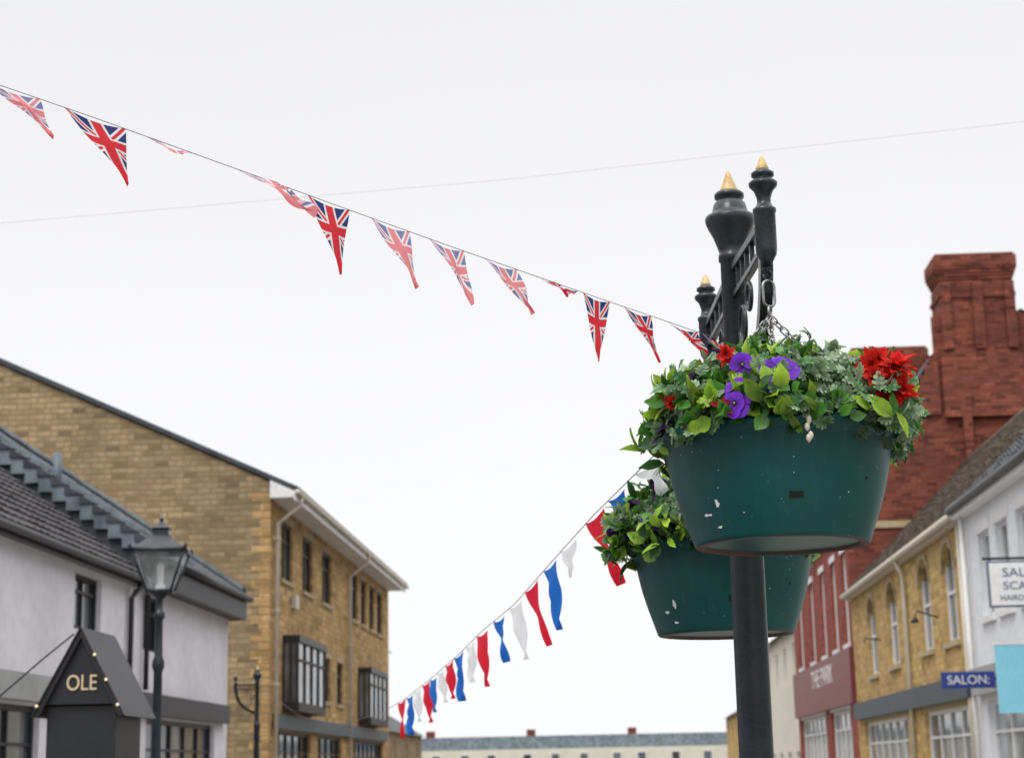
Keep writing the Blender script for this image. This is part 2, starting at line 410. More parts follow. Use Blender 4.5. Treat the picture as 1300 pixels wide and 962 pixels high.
r.add([(-16.1,-4.2,5.1),(-16.1,33.3,5.1),(-12.3,33.3,8.0),(-12.3,-4.2,8.0)],[(0,1,2,3)],'tile')
r.tube([(-12.3,-4.2,8.02),(-12.3,33.2,8.02)],.13,'tile',8)
r.obj('tiled_roof',P)
e=MB(); e.box(XA+.004,-8.6,-4.1,33.2,5.04,5.12,'white'); e.box(-8.6,-8.57,-4.1,33.2,4.98,5.19,'black')
e.tube([(-8.5,-4.1,5.14),(-8.5,33.25,5.14)],.07,'black',8)
e.tube([(-8.5,32.9,5.1),(-8.72,32.9,4.8),(-8.72,32.9,.2)],.05,'black',8)
e.obj('gutter',P)

# ------------------------------------------------------------ left: house B
P=empty('slate_roofed_house'); w=MB(); g=MB()
ops=[(34.1,35.4,3.95,5.0,'casement'),(34.5,40.5,.5,2.7,'shop')]
facade(w,g,XA,1,33.4,41.8,0,5.2,ops,'render','black')
def Zb(x): return 5.8+.67*(-8.5-x)
gab=[(XA,0),(XA,Zb(XA)-.05),(-15,Zb(-15)-.05),(-21,5.8),(-21,0)]
w.add([(x,33.4,z) for x,z in gab],[(0,1,2,3,4)],'slate'); w.add([(x,41.8,z) for x,z in gab],[(0,1,2,3,4)],'render')
w.obj('walls',P); g.box(XA+.01,XA+.16,33.7,41.4,2.75,3.15,'black'); g.obj('windows',P)
r=MB(); tiled(r,-8.5,5.74,-15,Zb(-15)-.06,33.5,42.0,'slate',.3,.26,.015)
r.add([(-21.4,33.4,5.7),(-21.4,42,5.7),(-15,42,Zb(-15)-.06),(-15,33.4,Zb(-15)-.06)],[(0,1,2,3)],'slate')
n=24
for k in range(n):
    xa=-8.5-6.5*k/n; xb=-8.5-6.5*(k+1)/n
    z=Zb(xa)
    r.box(xa,xb,33.3,33.5,z-.2,z+.10,'lead')
    r.prism([(xa+.03,z+.1),(xb-.03,z+.1),(xb-.03,z+.28)],33.26,33.5,'slate')
r.prism([(-8.45,5.62),(-8.45,5.86),(-15,Zb(-15)+.1),(-15,Zb(-15)-.14)],42.0,42.12,'slate')
r.prism([(-8.5,5.80),(-8.5,5.88),(-15,Zb(-15)+.12),(-15,Zb(-15)+.04)],41.7,41.98,'lead')
r.tube([(-15,33.4,Zb(-15)),(-15,42,Zb(-15))],.12,'lead',8)
r.prism([(-8.6,Zb(-8.6)-.02),(-8.6,Zb(-8.6)+.07),(-15,Zb(-15)+.05),(-15,Zb(-15)-.04)],37.4,37.55,'lead')
r.obj('slate_roof',P)
e=MB(); e.box(XA+.004,-8.46,33.45,41.9,5.13,5.2,'black'); e.box(-8.46,-8.42,33.45,42.05,5.11,5.68,'black')
e.box(XA-.1,-8.46,41.9,41.95,5.11,5.68,'black')
e.tube([(-8.34,33.4,5.6),(-8.34,42.1,5.6)],.08,'black',8)
e.tube([(-8.36,34.0,5.55),(-8.7,34.0,5.0),(-8.7,34.0,3.2)],.05,'black',8)
e.tube([(-11.0,35.5,7.2),(-11.0,35.5,8.0)],.09,'lead',10)
e.obj('fascia_and_pipes',P)

# ------------------------------------------------------------ right: yellow stone terrace
P=empty('yellow_stone_terrace'); w=MB(); g=MB(); XR=7.
ops=[(37.2,38.7,4.0,6.02,'arch'),(40.2,41.7,4.0,6.02,'arch'),(45.0,46.6,3.95,6.0,'arch'),(48.7,50.2,3.9,5.95,'arch')]
ops+=[(36.8,42,.5,2.7,'shop'),(44.5,52,.5,2.7,'shop')]
facade(w,g,XR,-1,35.8,53.35,0,6.45,ops,'stoneR','white','glass',sill='sill')
gab=[(XR,0),(XR,6.4),(10.5,9.9),(14,6.4),(14,0)]
for yy in(35.8,53.35): w.add([(x,yy,z) for x,z in gab],[(0,1,2,3,4)],'stoneR')
w.obj('walls',P); g.box(XR-.16,XR-.01,36,53,2.8,3.25,'shop'); g.obj('windows',P)
r=MB(); tiled(r,6.8,6.36,10.5,10.0,35.8,53.4,'tileR',.28,.3,.05)
r.add([(14.2,35.8,6.3),(14.2,53.4,6.3),(10.5,53.4,10),(10.5,35.8,10)],[(0,1,2,3)],'tileR')
r.tube([(10.5,35.8,10.0),(10.5,53.4,10.0)],.13,'tileR',8); r.obj('tiled_roof',P)
e=MB(); e.box(6.82,XR-.004,35.8,53.4,6.2,6.3,'pipe'); e.tube([(6.76,35.8,6.3),(6.76,53.4,6.3)],.075,'pipe',8)
e.tube([(6.76,43.3,6.28),(6.92,43.3,5.9),(6.92,43.3,.2)],.055,'pipe',8)
e.tube([(6.92,36.1,6.2),(6.92,36.1,.2)],.055,'pipe',8)
e.tube([(7,47.9,4.7),(6.6,47.9,4.75),(6.55,47.9,4.65)],.02,'black',6)
e.tube([(7,39.4,4.6),(6.55,39.4,4.75),(6.5,39.4,4.6)],.02,'black',6); e.lathe((6.5,39.4,4.5),[(.0,.12),(.05,.1),(.1,0),(0,0)],'black',10)
e.obj('gutter_and_pipes',P)

# ------------------------------------------------------------ right: white shop
P=empty('white_shop_building'); w=MB(); g=MB()
ops=[(33.5,34.5,4.2,5.75,'sash'),(31.9,32.95,4.2,5.75,'sash'),(30.2,31.2,4.2,5.75,'sash'),(28,29,4.2,5.75,'sash'),(29,34.8,.5,2.7,'shop')]
facade(w,g,XR-.03,-1,22,35.7,0,6.5,ops,'whitewall','white','glassL',sill='white')
gab=[(XR-.03,0),(XR-.03,6.45),(10.5,9.7),(14,6.4),(14,0)]
w.add([(x,22,z) for x,z in gab],[(0,1,2,3,4)],'whitewall'); w.obj('walls',P)
g.box(XR-.2,XR-.04,22.4,35.4,2.8,3.3,'shop3'); g.obj('windows',P)
r=MB(); tiled(r,6.72,6.42,10.5,9.8,22,35.75,'slate',.28,.3)
r.add([(14.2,22,6.3),(14.2,35.75,6.3),(10.5,35.75,9.8),(10.5,22,9.8)],[(0,1,2,3)],'slate'); r.obj('roof',P)
e=MB(); e.box(6.74,XR-.034,22,35.75,6.2,6.38,'white'); e.tube([(6.68,22,6.36),(6.68,35.75,6.36)],.075,'black',8)
e.tube([(6.85,35.4,6.3),(6.85,35.4,.2)],.05,'white',8); e.obj('eaves',P)

# signs
P=empty('hanging_shop_sign'); s=MB()
s.box(5.76,6.9,28,28.05,3.86,4.56,'signtext'); s.box(5.79,6.87,27.99,28.06,3.89,4.53,'white')
s.box(5.7,6.97,28.01,28.04,4.58,4.62,'black'); s.obj('board',P,.004)
text('lettering','SALON',(6.33,27.985,4.38),.19,'signtext',P,sx=1.15)
text('lettering_2','SCANDI',(6.33,27.985,4.18),.17,'signtext',P,sx=1.15)
text('lettering_3','HAIRDRESSING',(6.33,27.985,4.0),.12,'signtext',P)
P=empty('blue_salon_sign'); s=MB(); s.box(5.84,6.78,33,33.05,2.86,3.15,'blueSign'); s.box(6.78,6.97,33.01,33.04,3.0,3.04,'black'); s.obj('board',P,.004)
text('lettering','SALON:',(6.31,32.985,3.0),.22,'white',P)
P=empty('pale_blue_banner'); s=MB(); s.box(5.84,6.75,28.3,28.33,2.3,3.32,'skyblue'); s.box(5.8,6.96,28.29,28.34,3.32,3.36,'white'); s.obj('board',P)

# ------------------------------------------------------------ right: red brick building
P=empty('red_brick_building'); w=MB(); g=MB()
wy=[(54.2,55.3),(56.9,58.0),(60.0,61.1),(63.4,64.6),(67.4,68.7)]
ops=[(a,b,5.05,7.75,'sash') for a,b in wy]+[(55,60,.4,3.2,'shop'),(61.5,69.5,.4,3.2,'shop')]
facade(w,g,XR+.02,-1,53.4,70.5,0,8.7,ops,'brick2','white','glassL',sill='white')
gab=[(7.02,0),(7.02,8.7),(8.0,9.6),(8.5,11.2),(9.9,13.35),(9.9,14.6),(12.62,14.7),(13.4,14.1),(20,9.8),(20,0)]
for yy in(53.42,70.5): w.add([(x,yy,z) for x,z in gab],[tuple(range(len(gab)))],'brick')
def chim(x0,x1,y0,y1,zb,zt):
    zm=zb+.35*(zt-zb)
    w.box(x0+.1,x1-.1,y0,y1,zb,zt-.9,'brick')
    w.box(x0,x1,y0-.1,y1+.1,zb,zm,'brick')
    for k in range(4): w.box(x0+.02*k+.01,x1-.02*k-.01,y0-.09+.02*k,y1+.09-.02*k,zm+.08*k,zm+.08*k+.08,'brick')
    w.box(x0+.05,x1-.05,y0-.05,y1+.05,zt-1.35,zt-1.22,'brick')
    for k in range(5):
        q=.03*k; w.box(x0+.12-q*1.2,x1-.12+q*1.2,y0-q,y1+q,zt-.9+.1*k,zt-.8+.1*k,'brick')
    w.box(x0-.03,x1+.03,y0-.13,y1+.13,zt-.4,zt-.08,'brick'); w.box(x0+.03,x1-.03,y0-.06,y1+.06,zt-.08,zt,'brick')
    for xx in (x0+.1,(x0+x1)/2-.15,x1-.4):
        w.box(xx+.002,xx+.3,y0-.14,y0-.001,zm+.3,zt-.9,'brick')
chim(10.1,12.5,53.3,54.7,11.5,16.5)
chim(8.1,10.55,58,59.6,9.5,14.75)
for k in range(6):
    w.box(9.0+.15*k,10.0,53.3,53.42,11.6+.3*k,11.9+.3*k,'brick')
w.box(7.1,12.4,53.36,53.42,8.3,8.5,'sill')
w.box(10.6,10.85,53.15,53.42,8.5,11.5,'brick'); w.box(12.1,12.5,53.15,53.42,8.5,11.5,'brick')
w.obj('walls_and_chimneys',P)
g.box(XR-.12,XR+.01,53.5,70.4,3.3,4.9,'shop2'); g.box(XR-.1,XR+.01,53.5,70.4,8.4,8.62,'white'); g.obj('windows',P)
text('fascia_lettering','THE PARK',(XR-.125,60.9,4.35),.85,'white',P,rot=(pi/2,0,-pi/2),sx=1.6)
r=MB(); r2=[(6.8,8.6),(8.0,9.75),(8.5,11.3),(9.9,13.5),(12.62,14.8),(20.2,9.8)]
for i in range(len(r2)-1):
    (a,b),(c,d)=r2[i],r2[i+1]
    r.add([(a,53.5,b),(a,70.6,b),(c,70.6,d),(c,53.5,d)],[(0,1,2,3)],'slate')
r.obj('roof',P)

# ------------------------------------------------------------ distant houses
def house(name,x,s,y0,y1,ze,zr,wall,roof,depth=8,nw=4):
    P=empty(name); w=MB(); g=MB(); ops=[]
    L=(y1-y0)/nw
    for k in range(nw):
        a=y0+L*(k+.5)-.5; ops.append((a,a+1,ze-2.0,ze-.6,'sash')); ops.append((a-.3,a+1.3,.6,2.1,'shop'))
    facade(w,g,x,s,y0,y1,0,ze,ops,wall,'white','glass')
    xb=x-s*depth; xm=x-s*depth/2
    gab=[(x,0),(x,ze),(xm,zr),(xb,ze),(xb,0)]
    for yy in(y0,y1): w.add([(q,yy,z) for q,z in gab],[(0,1,2,3,4)],wall)
    w.box(xm-.5,xm+.5,y0+.4,y0+1.3,zr-.8,zr+.9,'brick'); w.obj('walls',P); g.obj('windows',P)
    r=MB()
    for xe in(x+s*.3,xb-s*.3):
        r.add([(xe,y0-.2,ze-.1),(xe,y1+.2,ze-.1),(xm,y1+.2,zr+.08),(xm,y0-.2,zr+.08)],[(0,1,2,3)],roof)
    r.obj('roof',P)
house('cream_house',7.2,-1,71,86,6.9,9.0,'cream','slate')
house('cream_house',7.4,-1,87,105,6.0,8.4,'whitewall','tileR')
house('stone_cottage',8.2,-1,107,135,5.0,7.3,'stoneR','slate',nw=6)
house('cream_house',-10.2,1,78,83,7.0,7.6,'cream','slate',nw=2)
house('stone_cottage',-14,1,95,135,4.2,6.6,'stoneG','slate',nw=6)
P=empty('distant_terrace'); w=MB(); g=MB()
w.box(-60,40,252,262,0,4.4,'cream'); w.prism([(x,4.3) for x in(-61,41)]+[(41,6.2),(-61,6.2)],255,259,'lead')
for k in range(24):
    a=-58+4.1*k+U(-.5,.5); g.box(a,a+1.3,251.9,251.98,2.4,3.8,'white'); g.box(a+.15,a+1.15,251.84,251.9,2.5,3.7,'glass')
for k in range(7): w.box(-54+14*k,-52.8+14*k,256.5,257.5,6.1,7.1,'brick')
w.obj('walls',P); g.obj('windows',P)

# ------------------------------------------------------------ leaves / petals
def leaf(mb,mat,kind,p,d,nrm,L,W,col,bend=.25):
    d=d.normalized(); sd=nrm.cross(d)
    if sd.length<1e-3: sd=Vector((1,0,0)).cross(d)
    sd.normalize(); n=d.cross(sd).normalized()
    def pt(x,y,z=0): 
        return p+d*(x*L)+sd*(y*W)+n*(z*L-bend*L*x*x)
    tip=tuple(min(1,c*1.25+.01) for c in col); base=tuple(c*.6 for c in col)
    vs=[];fs=[];cs=[]
    if kind=='lobed':
        out=[(0,.04),(.1,.14),(.2,.44),(.31,.46),(.34,.2),(.44,.52),(.58,.55),(.61,.22),(.72,.42),(.84,.38),(.86,.17),(1,.14),(1.04,0)]
        n_=len(out)
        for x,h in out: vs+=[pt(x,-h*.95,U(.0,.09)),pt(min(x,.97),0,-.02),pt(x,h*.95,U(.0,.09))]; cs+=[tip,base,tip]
        for i in range(n_-1):
            o=i*3; fs+=[(o,o+1,o+4,o+3),(o+1,o+2,o+5,o+4)]
    else:
        if kind=='ovate': prof=[(0,.03),(.18,.26),(.4,.36),(.62,.32),(.84,.15),(1,0)];z=.07
        elif kind=='narrow': prof=[(0,.05),(.3,.16),(.6,.17),(.85,.09),(1,0)];z=.04
        else: prof=[(0,.08),(.25,.34),(.5,.5),(.75,.5),(.93,.32),(1,.1)];z=.03
        for i,(x,h) in enumerate(prof):
            wv=U(-.02,.02)
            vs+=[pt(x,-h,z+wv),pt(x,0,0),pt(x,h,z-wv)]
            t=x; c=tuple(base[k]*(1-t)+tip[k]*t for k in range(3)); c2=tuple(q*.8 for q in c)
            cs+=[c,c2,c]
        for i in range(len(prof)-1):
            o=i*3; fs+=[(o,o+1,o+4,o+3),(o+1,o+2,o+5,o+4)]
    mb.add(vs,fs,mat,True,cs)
def vecr(): return Vector((U(-1,1),U(-1,1),U(-1,1)))
def pansy(mb,p,n,s,col,eye=(.9,.7,.05)):
    n=n.normalized(); up=Vector((0,0,1)); a=n.cross(up).normalized()
    b=Vector((0,0,1))-n*n.z; b.normalize()
    for ang,sc in((60,1.05),(120,1.05),(5,.95),(175,.95),(270,1.15)):
        t=radians(ang+U(-14,14)); d=a*cos(t)+b*sin(t)+n*U(.0,.4)
        k=U(.7,1.35); leaf(mb,'petal','petal',p+n*U(0,.004),d,n+vecr()*.15,s*.55*sc*U(.85,1.15),s*.68,tuple(x*k for x in col),U(.05,.45))
    for t in range(5):
        q=2*pi*t/5; leaf(mb,'petal','petal',p+n*.005,a*cos(q)+b*sin(q)+n*.3,n,s*.13,s*.15,tuple(x*.15 for x in col),.1)
    for t in range(4):
        q=2*pi*t/4; leaf(mb,'petal','petal',p+n*.008,a*cos(q)+b*sin(q)+n*.6,n,s*.05,s*.06,eye,.1)
def redflower(mb,p,n,s,k=26,col=(.82,.014,.01)):
    n=n.normalized(); a=n.orthogonal().normalized(); b=n.cross(a)
    for i in range(k):
        t=U(0,2*pi); e=U(0,1); d=(a*cos(t)+b*sin(t))*(.3+e)+n*(1.1-e)
        q=U(.6,1.25); leaf(mb,'petal','ovate',p+n*U(0,.01),d,n,s*U(.42,.75),s*.46,(col[0]*q,col[1]*q+.004,col[2]*q),.3)

def mound(P,c,Rm,H,seed,dens,flowers):
    random.seed(seed); L=MB(); F=MB()
    C=Vector(c)
    core=MB(); vs=[];fs=[];n=24;m=10
    for j in range(m+1):
        ph=pi/2*j/m
        for i in range(n):
            a=2*pi*i/n; k=.76+.1*noise.noise(Vector((cos(a)*2,sin(a)*2,ph*2+seed)))
            vs.append(C+Vector((Rm*k*cos(ph)*cos(a),Rm*k*cos(ph)*sin(a),H*k*sin(ph)-.02)))
    for j in range(m):
        for i in range(n):
            q=(i+1)%n; fs.append((j*n+i,j*n+q,(j+1)*n+q,(j+1)*n+i))
    core.add(vs,fs,'filler',True); core.obj('foliage_filler',P)  # added dark core inside the leaves, blocks see-through
    for i in range(int(3000*dens)):
        a=U(0,2*pi); ph=math.asin(U(0,1)) if R()>.3 else U(-.04,.45)
        lump=1+.25*noise.noise(Vector((cos(a)*2.4,sin(a)*2.4,ph*2.4+seed*3.1)))
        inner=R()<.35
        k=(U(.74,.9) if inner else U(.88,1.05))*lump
        o=Vector((cos(ph)*cos(a),cos(ph)*sin(a),sin(ph)))
        p=C+Vector((Rm*k*o.x,Rm*k*o.y,H*k*o.z+.01))
        side=abs(cos(a))
        if ph<.15: p.z-=U(0,.02+.06*side)
        out=Vector((o.x,o.y,o.z*.9+.2)).normalized()
        zone=noise.noise(Vector((p.x*5,p.y*5,p.z*5+seed)))+U(-.25,.25)+ (p.x-C.x)*.6+.05
        tang=(vecr()-out*vecr().dot(out)).normalized()
        d=tang*U(.5,1)+out*U(.1,.8)+Vector((0,0,U(-.15,.4)))
        nn=out+vecr()*.5
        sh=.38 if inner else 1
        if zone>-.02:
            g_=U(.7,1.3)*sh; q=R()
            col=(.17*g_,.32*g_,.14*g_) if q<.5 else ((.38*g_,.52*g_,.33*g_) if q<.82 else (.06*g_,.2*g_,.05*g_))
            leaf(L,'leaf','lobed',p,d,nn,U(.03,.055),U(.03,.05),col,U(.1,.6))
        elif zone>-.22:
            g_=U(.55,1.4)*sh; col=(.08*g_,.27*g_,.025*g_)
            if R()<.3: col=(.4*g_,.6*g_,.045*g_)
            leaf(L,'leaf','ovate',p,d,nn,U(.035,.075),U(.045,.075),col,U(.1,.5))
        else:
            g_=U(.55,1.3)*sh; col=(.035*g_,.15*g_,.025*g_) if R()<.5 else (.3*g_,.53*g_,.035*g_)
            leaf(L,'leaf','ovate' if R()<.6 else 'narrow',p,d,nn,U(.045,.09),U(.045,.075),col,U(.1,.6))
    for i in range(int(90*dens)):
        a=U(0,2*pi); ph=U(.05,1.5); o=Vector((cos(ph)*cos(a),cos(ph)*sin(a),sin(ph)))
        p=C+Vector((Rm*o.x*.92,Rm*o.y*.92,H*o.z*.92)); q=p+o*U(.03,.085)+Vector((0,0,U(0,.035)))
        L.tube([p,(p+q)/2+vecr()*.008,q],.0018,'leaf',4); L.col+= [(.12,.25,.06)]*12
        kd=random.choice(['ovate','narrow','lobed'])
        cb=random.choice([(.1,.27,.04),(.4,.58,.05),(.28,.42,.23)])
        for k in range(7):
            t=U(.3,1); g_=U(.7,1.3)
            leaf(L,'leaf',kd,p.lerp(q,t),o+vecr()*.9,o+vecr()*.5,U(.025,.05),U(.03,.045),tuple(v*g_ for v in cb),.3)
    for fl in flowers:
        kind,dx,dy,dz,s=fl; p=C+Vector((dx,dy,dz)); n_=Vector((dx*.8,-.8+dy*.2,.3))+vecr()*.25
        if kind=='v': pansy(F,p,n_,s,(.2,.035,.62))
        elif kind=='d':
            for k in range(4): pansy(F,p+vecr()*s*.4,n_+vecr()*.8,s*.8,(.045,.008,.09),(.05,.01,.08))
        elif kind=='w': pansy(F,p,n_,s,(.8,.8,.65))
        elif kind=='r': redflower(F,p,n_,s)
        elif kind=='R':
            for k in range(3): redflower(F,p+vecr()*s*.3,n_+vecr()*.6,s*.9,30)
        elif kind=='p': redflower(F,p,n_,s,14,(.5,.02,.05))
    L.obj('foliage',P); F.obj('flowers',P)

def stadium(c,d,sd,L,W,n=5):
    pts=[]
    for i in range(n+1):
        a=-pi/2+pi*i/n; pts.append(c+d*(L/2-W/2+W/2*cos(a))+sd*(W/2*sin(a)))
    for i in range(n+1):
        a=pi/2+pi*i/n; pts.append(c+d*(-L/2+W/2+W/2*cos(a))+sd*(W/2*sin(a)))
    return pts
def chain(mb,A,B,L=.034,W=.02,r=.0028):
    A,B=Vector(A),Vector(B); d=(B-A); D=d.length; d.normalize(); n=int(D/(L*.74))
    s1=d.orthogonal().normalized(); s2=d.cross(s1)
    for i in range(n):
        c=A.lerp(B,(i+.5)/n); sd=(s1 if i%2 else s2)
        mb.tube(stadium(c,d,(sd+vecr()*.12).normalized(),L,W),r,'steel',6,closed=True)

def basket(c,hook,seed,dens,flowers,extras=False,ks=1.,mx=0.,Hm=.225):
    P=empty('hanging_basket'); x,y,z=c
    b=MB(); prof=[(.30,-.02),(.345,-.004),(.358,0),(.368,-.004),(.371,-.013),(.369,-.026),(.360,-.034),(.350,-.038),(.345,-.044),(.342,-.055),(.334,-.1),(.318,-.17),(.296,-.24),(.278,-.29),(.266,-.325)]
    prof=[(r_*ks,z_) for r_,z_ in prof]
    b.lathe(c,prof,'pot',80)
    b.lathe(c,[(.266*ks,-.325),(.263*ks,-.333),(.258*ks,-.337)],'pot',80)
    b.lathe(c,[(.258*ks,-.337),(.235*ks,-.337),(.230*ks,-.328)],'potbase',80)
    b.lathe(c,[(.230*ks,-.328),(.1,-.325),(0,-.325)],'pot',80)
    b.obj('pot',P)
    q=MB()
    def rad(zz):
        for (r0,z0),(r1,z1) in zip(prof[1:],prof[2:]):
            if z1<=zz<=z0: return r0+(r1-r0)*(z0-zz)/(z0-z1)
        return prof[-1][0]
    def patch(a,zz,w_,h_,mat,th=.001,n=8,irr=0):
        vs=[]
        for i in range(n):
            t=2*pi*i/n+(pi/4 if n==4 else 0); k=1+irr*U(-.5,.5); hh=zz+h_*sin(t)*k
            rr=rad(hh); aa=a+w_*cos(t)*k/rr; vs.append((x+(rr+th)*cos(aa),y+(rr+th)*sin(aa),z+hh))
        q.add(vs,[tuple(range(n))],mat)
    fr=-pi/2
    patch(fr+.06,-.225,.03,.014,'hole',.0015,4); patch(fr+.82,-.17,.006,.006,'hole',.001,8); patch(fr+1.0,-.04,.006,.006,'hole',.001,8)
    patch(fr-.75,-.235,.009,.014,'white',.001,11,.9); patch(fr-.92,-.262,.014,.004,'white',.001,11,.9); patch(fr-.80,-.30,.010,.003,'white',.001,9,.9)
    for i in range(10): patch(fr+U(-1.3,1.3),U(-.3,-.07),U(.001,.003),U(.001,.0018),'white',.001,6,.9)
    q.obj('pot_marks',P)
    ch=MB(); H=Vector(hook)
    ch.tube(stadium(H+Vector((0,0,-.055)),Vector((0,0,1)),Vector((.9,.4,0)).normalized(),.085,.04,7),.0045,'steel',8,closed=True)
    K=H+Vector((0,0,-.115)); ch.tube(stadium(K,Vector((0,0,1)),Vector((.3,1,0)).normalized(),.04,.034),.004,'steel',8,closed=True)
    for a in(radians(-8),radians(-95),radians(130),radians(205)):
        chain(ch,K+Vector((0,0,-.015)),(x+.335*cos(a),y+.335*sin(a),z-.01))
    ch.obj('chains',P)
    if extras:
        s=MB(); A=Vector((x+.055,y-.38,z+.03))
        s.tube([A,A+Vector((.003,-.012,-.03)),A+Vector((-.002,-.012,-.07)),A+Vector((.006,-.01,-.1))],.002,'cord',5)
        for dz in(-.055,-.075,-.1,-.108):
            cc=A+Vector((U(-.006,.01),-.012,dz)); s.lathe(cc,[(0,.013),(.006,.008),(.008,0),(.006,-.008),(0,-.014)],'pipe',8)
        s.obj('dry_seed_heads',P)
    mound(P,(x+mx,y,z),.395*ks,Hm,seed,dens,flowers)

def basket_post(px,py,d,name='basket_post',h=3.67,sides=(1,-1)):
    P=empty(name); b=MB(); d=Vector((d[0],d[1],0)).normalized(); o=h-3.67
    prof=[(.14,.12),(.14,.3),(.12,.34),(.1,.5),(.085,.54),(.07,.6),(.058,.65),(.058,2.48),(.068,2.5),(.068,2.53),(.055,2.55),(.042,2.6),(.042,3.33),(.048,3.335),(.048,3.355),(.044,3.36),(.05,3.385),(.062,3.42),(.08,3.455),(.088,3.475),(.09,3.49),(.084,3.5),(.066,3.505),(.062,3.52),(.056,3.545),(.044,3.558),(.042,3.562),(.052,3.567),(.053,3.58),(.046,3.588),(.03,3.59)]
    b.lathe((px,py,o),prof,'iron',40)
    b.lathe((px,py,o),[(.034,3.588),(.036,3.593),(.028,3.605),(.021,3.625),(.012,3.648),(.006,3.664),(0,3.672)],'gold',24)
    b.obj('column',P)
    f=MB()
    for sg in sides:
        e=Vector((px,py,o))+d*sg*.703; ex,ey=e.x,e.y
        f.lathe((ex,ey,o),[(0,3.118),(.014,3.12),(.02,3.135),(.031,3.155),(.034,3.175),(.034,3.29),(.037,3.295),(.037,3.305),(.027,3.312),(.022,3.325),(.022,3.34),(.027,3.355),(.031,3.366),(.044,3.38),(.046,3.39),(.038,3.398),(.028,3.402),(.028,3.408),(.036,3.414),(.036,3.424),(.024,3.432),(.018,3.436)],'iron',28)
        f.lathe((ex,ey,o),[(.02,3.435),(.021,3.44),(.016,3.45),(.011,3.465),(.005,3.477),(0,3.482)],'gold',20)
        hk=[e+Vector((0,0,3.125)),e+Vector((0,0,3.105))]
        for k in range(8):
            a=pi/2-2*pi*.8*k/7; hk.append(e+Vector((.014*cos(a),0,3.088+.016*sin(a))))
        f.tube(hk,.004,'iron',6)
    f.obj('end_finials',P)
    a=MB()
    def bar(pts,wd=.012,hh=.03):
        side=Vector((-d.y,d.x,0))*wd; vs=[];fs=[]
        for i,p in enumerate(pts):
            t=(pts[min(i+1,len(pts)-1)]-pts[max(i-1,0)]).normalized(); nn=t.cross(side).normalized()*hh/2
            vs+=[p+side+nn,p-side+nn,p-side-nn,p+side-nn]
        for i in range(len(pts)-1):
            for k in range(4): l=(k+1)%4; fs.append((i*4+k,i*4+l,i*4+4+l,i*4+4+k))
        fs+=[(3,2,1,0),tuple(range(len(vs)-4,len(vs)))]
        a.add(vs,fs,'iron')
    for sg in sides:
        def Q(r_,z_): return Vector((px,py,o+z_))+d*sg*r_
        bar([Q(.04,3.30),Q(.67,3.27)],.014,.028)
        bar([Q(.04,3.20),Q(.4,3.19),Q(.67,3.19)],.012,.022)
        bar([Q(.04+.64*sin(t*pi/2),3.18-.42*(cos(t*pi/2))) for t in [i/10 for i in range(11)]],.02,.05)
        for r_ in(.12,.22,.32,.43,.55):
            bar([Q(r_,3.285),Q(r_,3.2)],.008,.014)
        for r_,z_,q in((.17,3.06,.065),(.33,3.12,.045)):
            a.tube([Q(r_+q*cos(t),z_+q*sin(t)) for t in [2*pi*i/18 for i in range(18)]],.008,'iron',6,closed=True)
    a.obj('bracket_arms',P,.003)
    return [Vector((px,py,o))+d*.703, Vector((px,py,o))-d*.703]

ends=basket_post(.472,6.2,(.055,-.7))
fl1=[('v',-.15,-.37,.055,.1),('v',-.04,-.375,.115,.105),('v',-.14,-.32,.155,.06),('v',-.17,-.38,.03,.06),
     ('r',-.18,-.29,.19,.055),('p',-.21,-.36,.03,.05),('p',-.195,-.37,.015,.04),('r',-.34,-.22,.065,.045),
     ('R',.235,-.27,.155,.085),('R',.275,-.29,.105,.105),('r',.31,-.28,.07,.09),('r',.24,-.31,.10,.075),('r',.26,-.27,.175,.06),
     ('d',-.37,-.18,-.0,.06),('d',.10,-.18,.215,.045),('d',-.21,-.22,.205,.035),('d',-.28,-.27,.14,.03)]
fl2=[('v',-.25,-.28,.07,.055),('v',-.21,-.3,.05,.05),('d',-.36,-.12,.05,.06),('d',-.2,-.2,.19,.05),('d',-.3,-.2,.13,.045),('d',-.08,-.3,.14,.04),('w',-.12,-.35,.06,.05),('v',-.1,-.32,.0,.04),('r',.3,-.2,.07,.06)]
basket((.528,5.5,2.58),(ends[0].x,ends[0].y,3.085),3,1.0,fl1,True,mx=.02)
basket((.435,6.9,2.415),(ends[1].x,ends[1].y,3.085),8,.95,fl2,ks=.97,mx=-.03,Hm=.235)
basket_post(-6.98,36,(-.43,-.9),h=3.72,sides=(1,))

# ------------------------------------------------------------ bunting
def flag(mb,A,B,T,mat,amp=.012):
    A,B,T=Vector(A),Vector(B),Vector(T); n=12;m=8
    nn=(B-A).cross(T-A).normalized(); vs=[];uv=[];fs=[]; ph=U(0,6)
    for i in range(n+1):
        s=i/n
        for j in range(m+1):
            t=j/m; p=A.lerp(T,s).lerp(B.lerp(T,s),t)
            wv=amp*(sin(s*5+t*4+ph)+.6*sin(t*7-s*3+ph*2))*min(1,s*2.5)
            sag=-.012*sin(pi*t)*(1-s)
            vs.append(p+nn*wv+Vector((0,0,sag))); uv.append((.5+(t-.5)*(1-s),1-s))
    for i in range(n):
        for j in range(m):
            a=i*(m+1)+j; fs.append((a,a+1,a+m+2,a+m+1))
    mb.add(vs,fs,mat,True,uvs=uv)
P=empty('union_flag_bunting'); random.seed(4)
ctrl=[(0,(.48,6.25,3.04)),(.213,(-.01,6.05,3.18)),(.426,(-.5,5.8,3.31)),(.587,(-.87,5.6,3.41)),(.674,(-1.07,5.47,3.46)),(.883,(-1.55,5.25,3.60)),(1,(-1.82,5.15,3.68)),(1.3,(-2.5,4.82,3.86)),(4.05,(-8.8,1.8,5.2))]
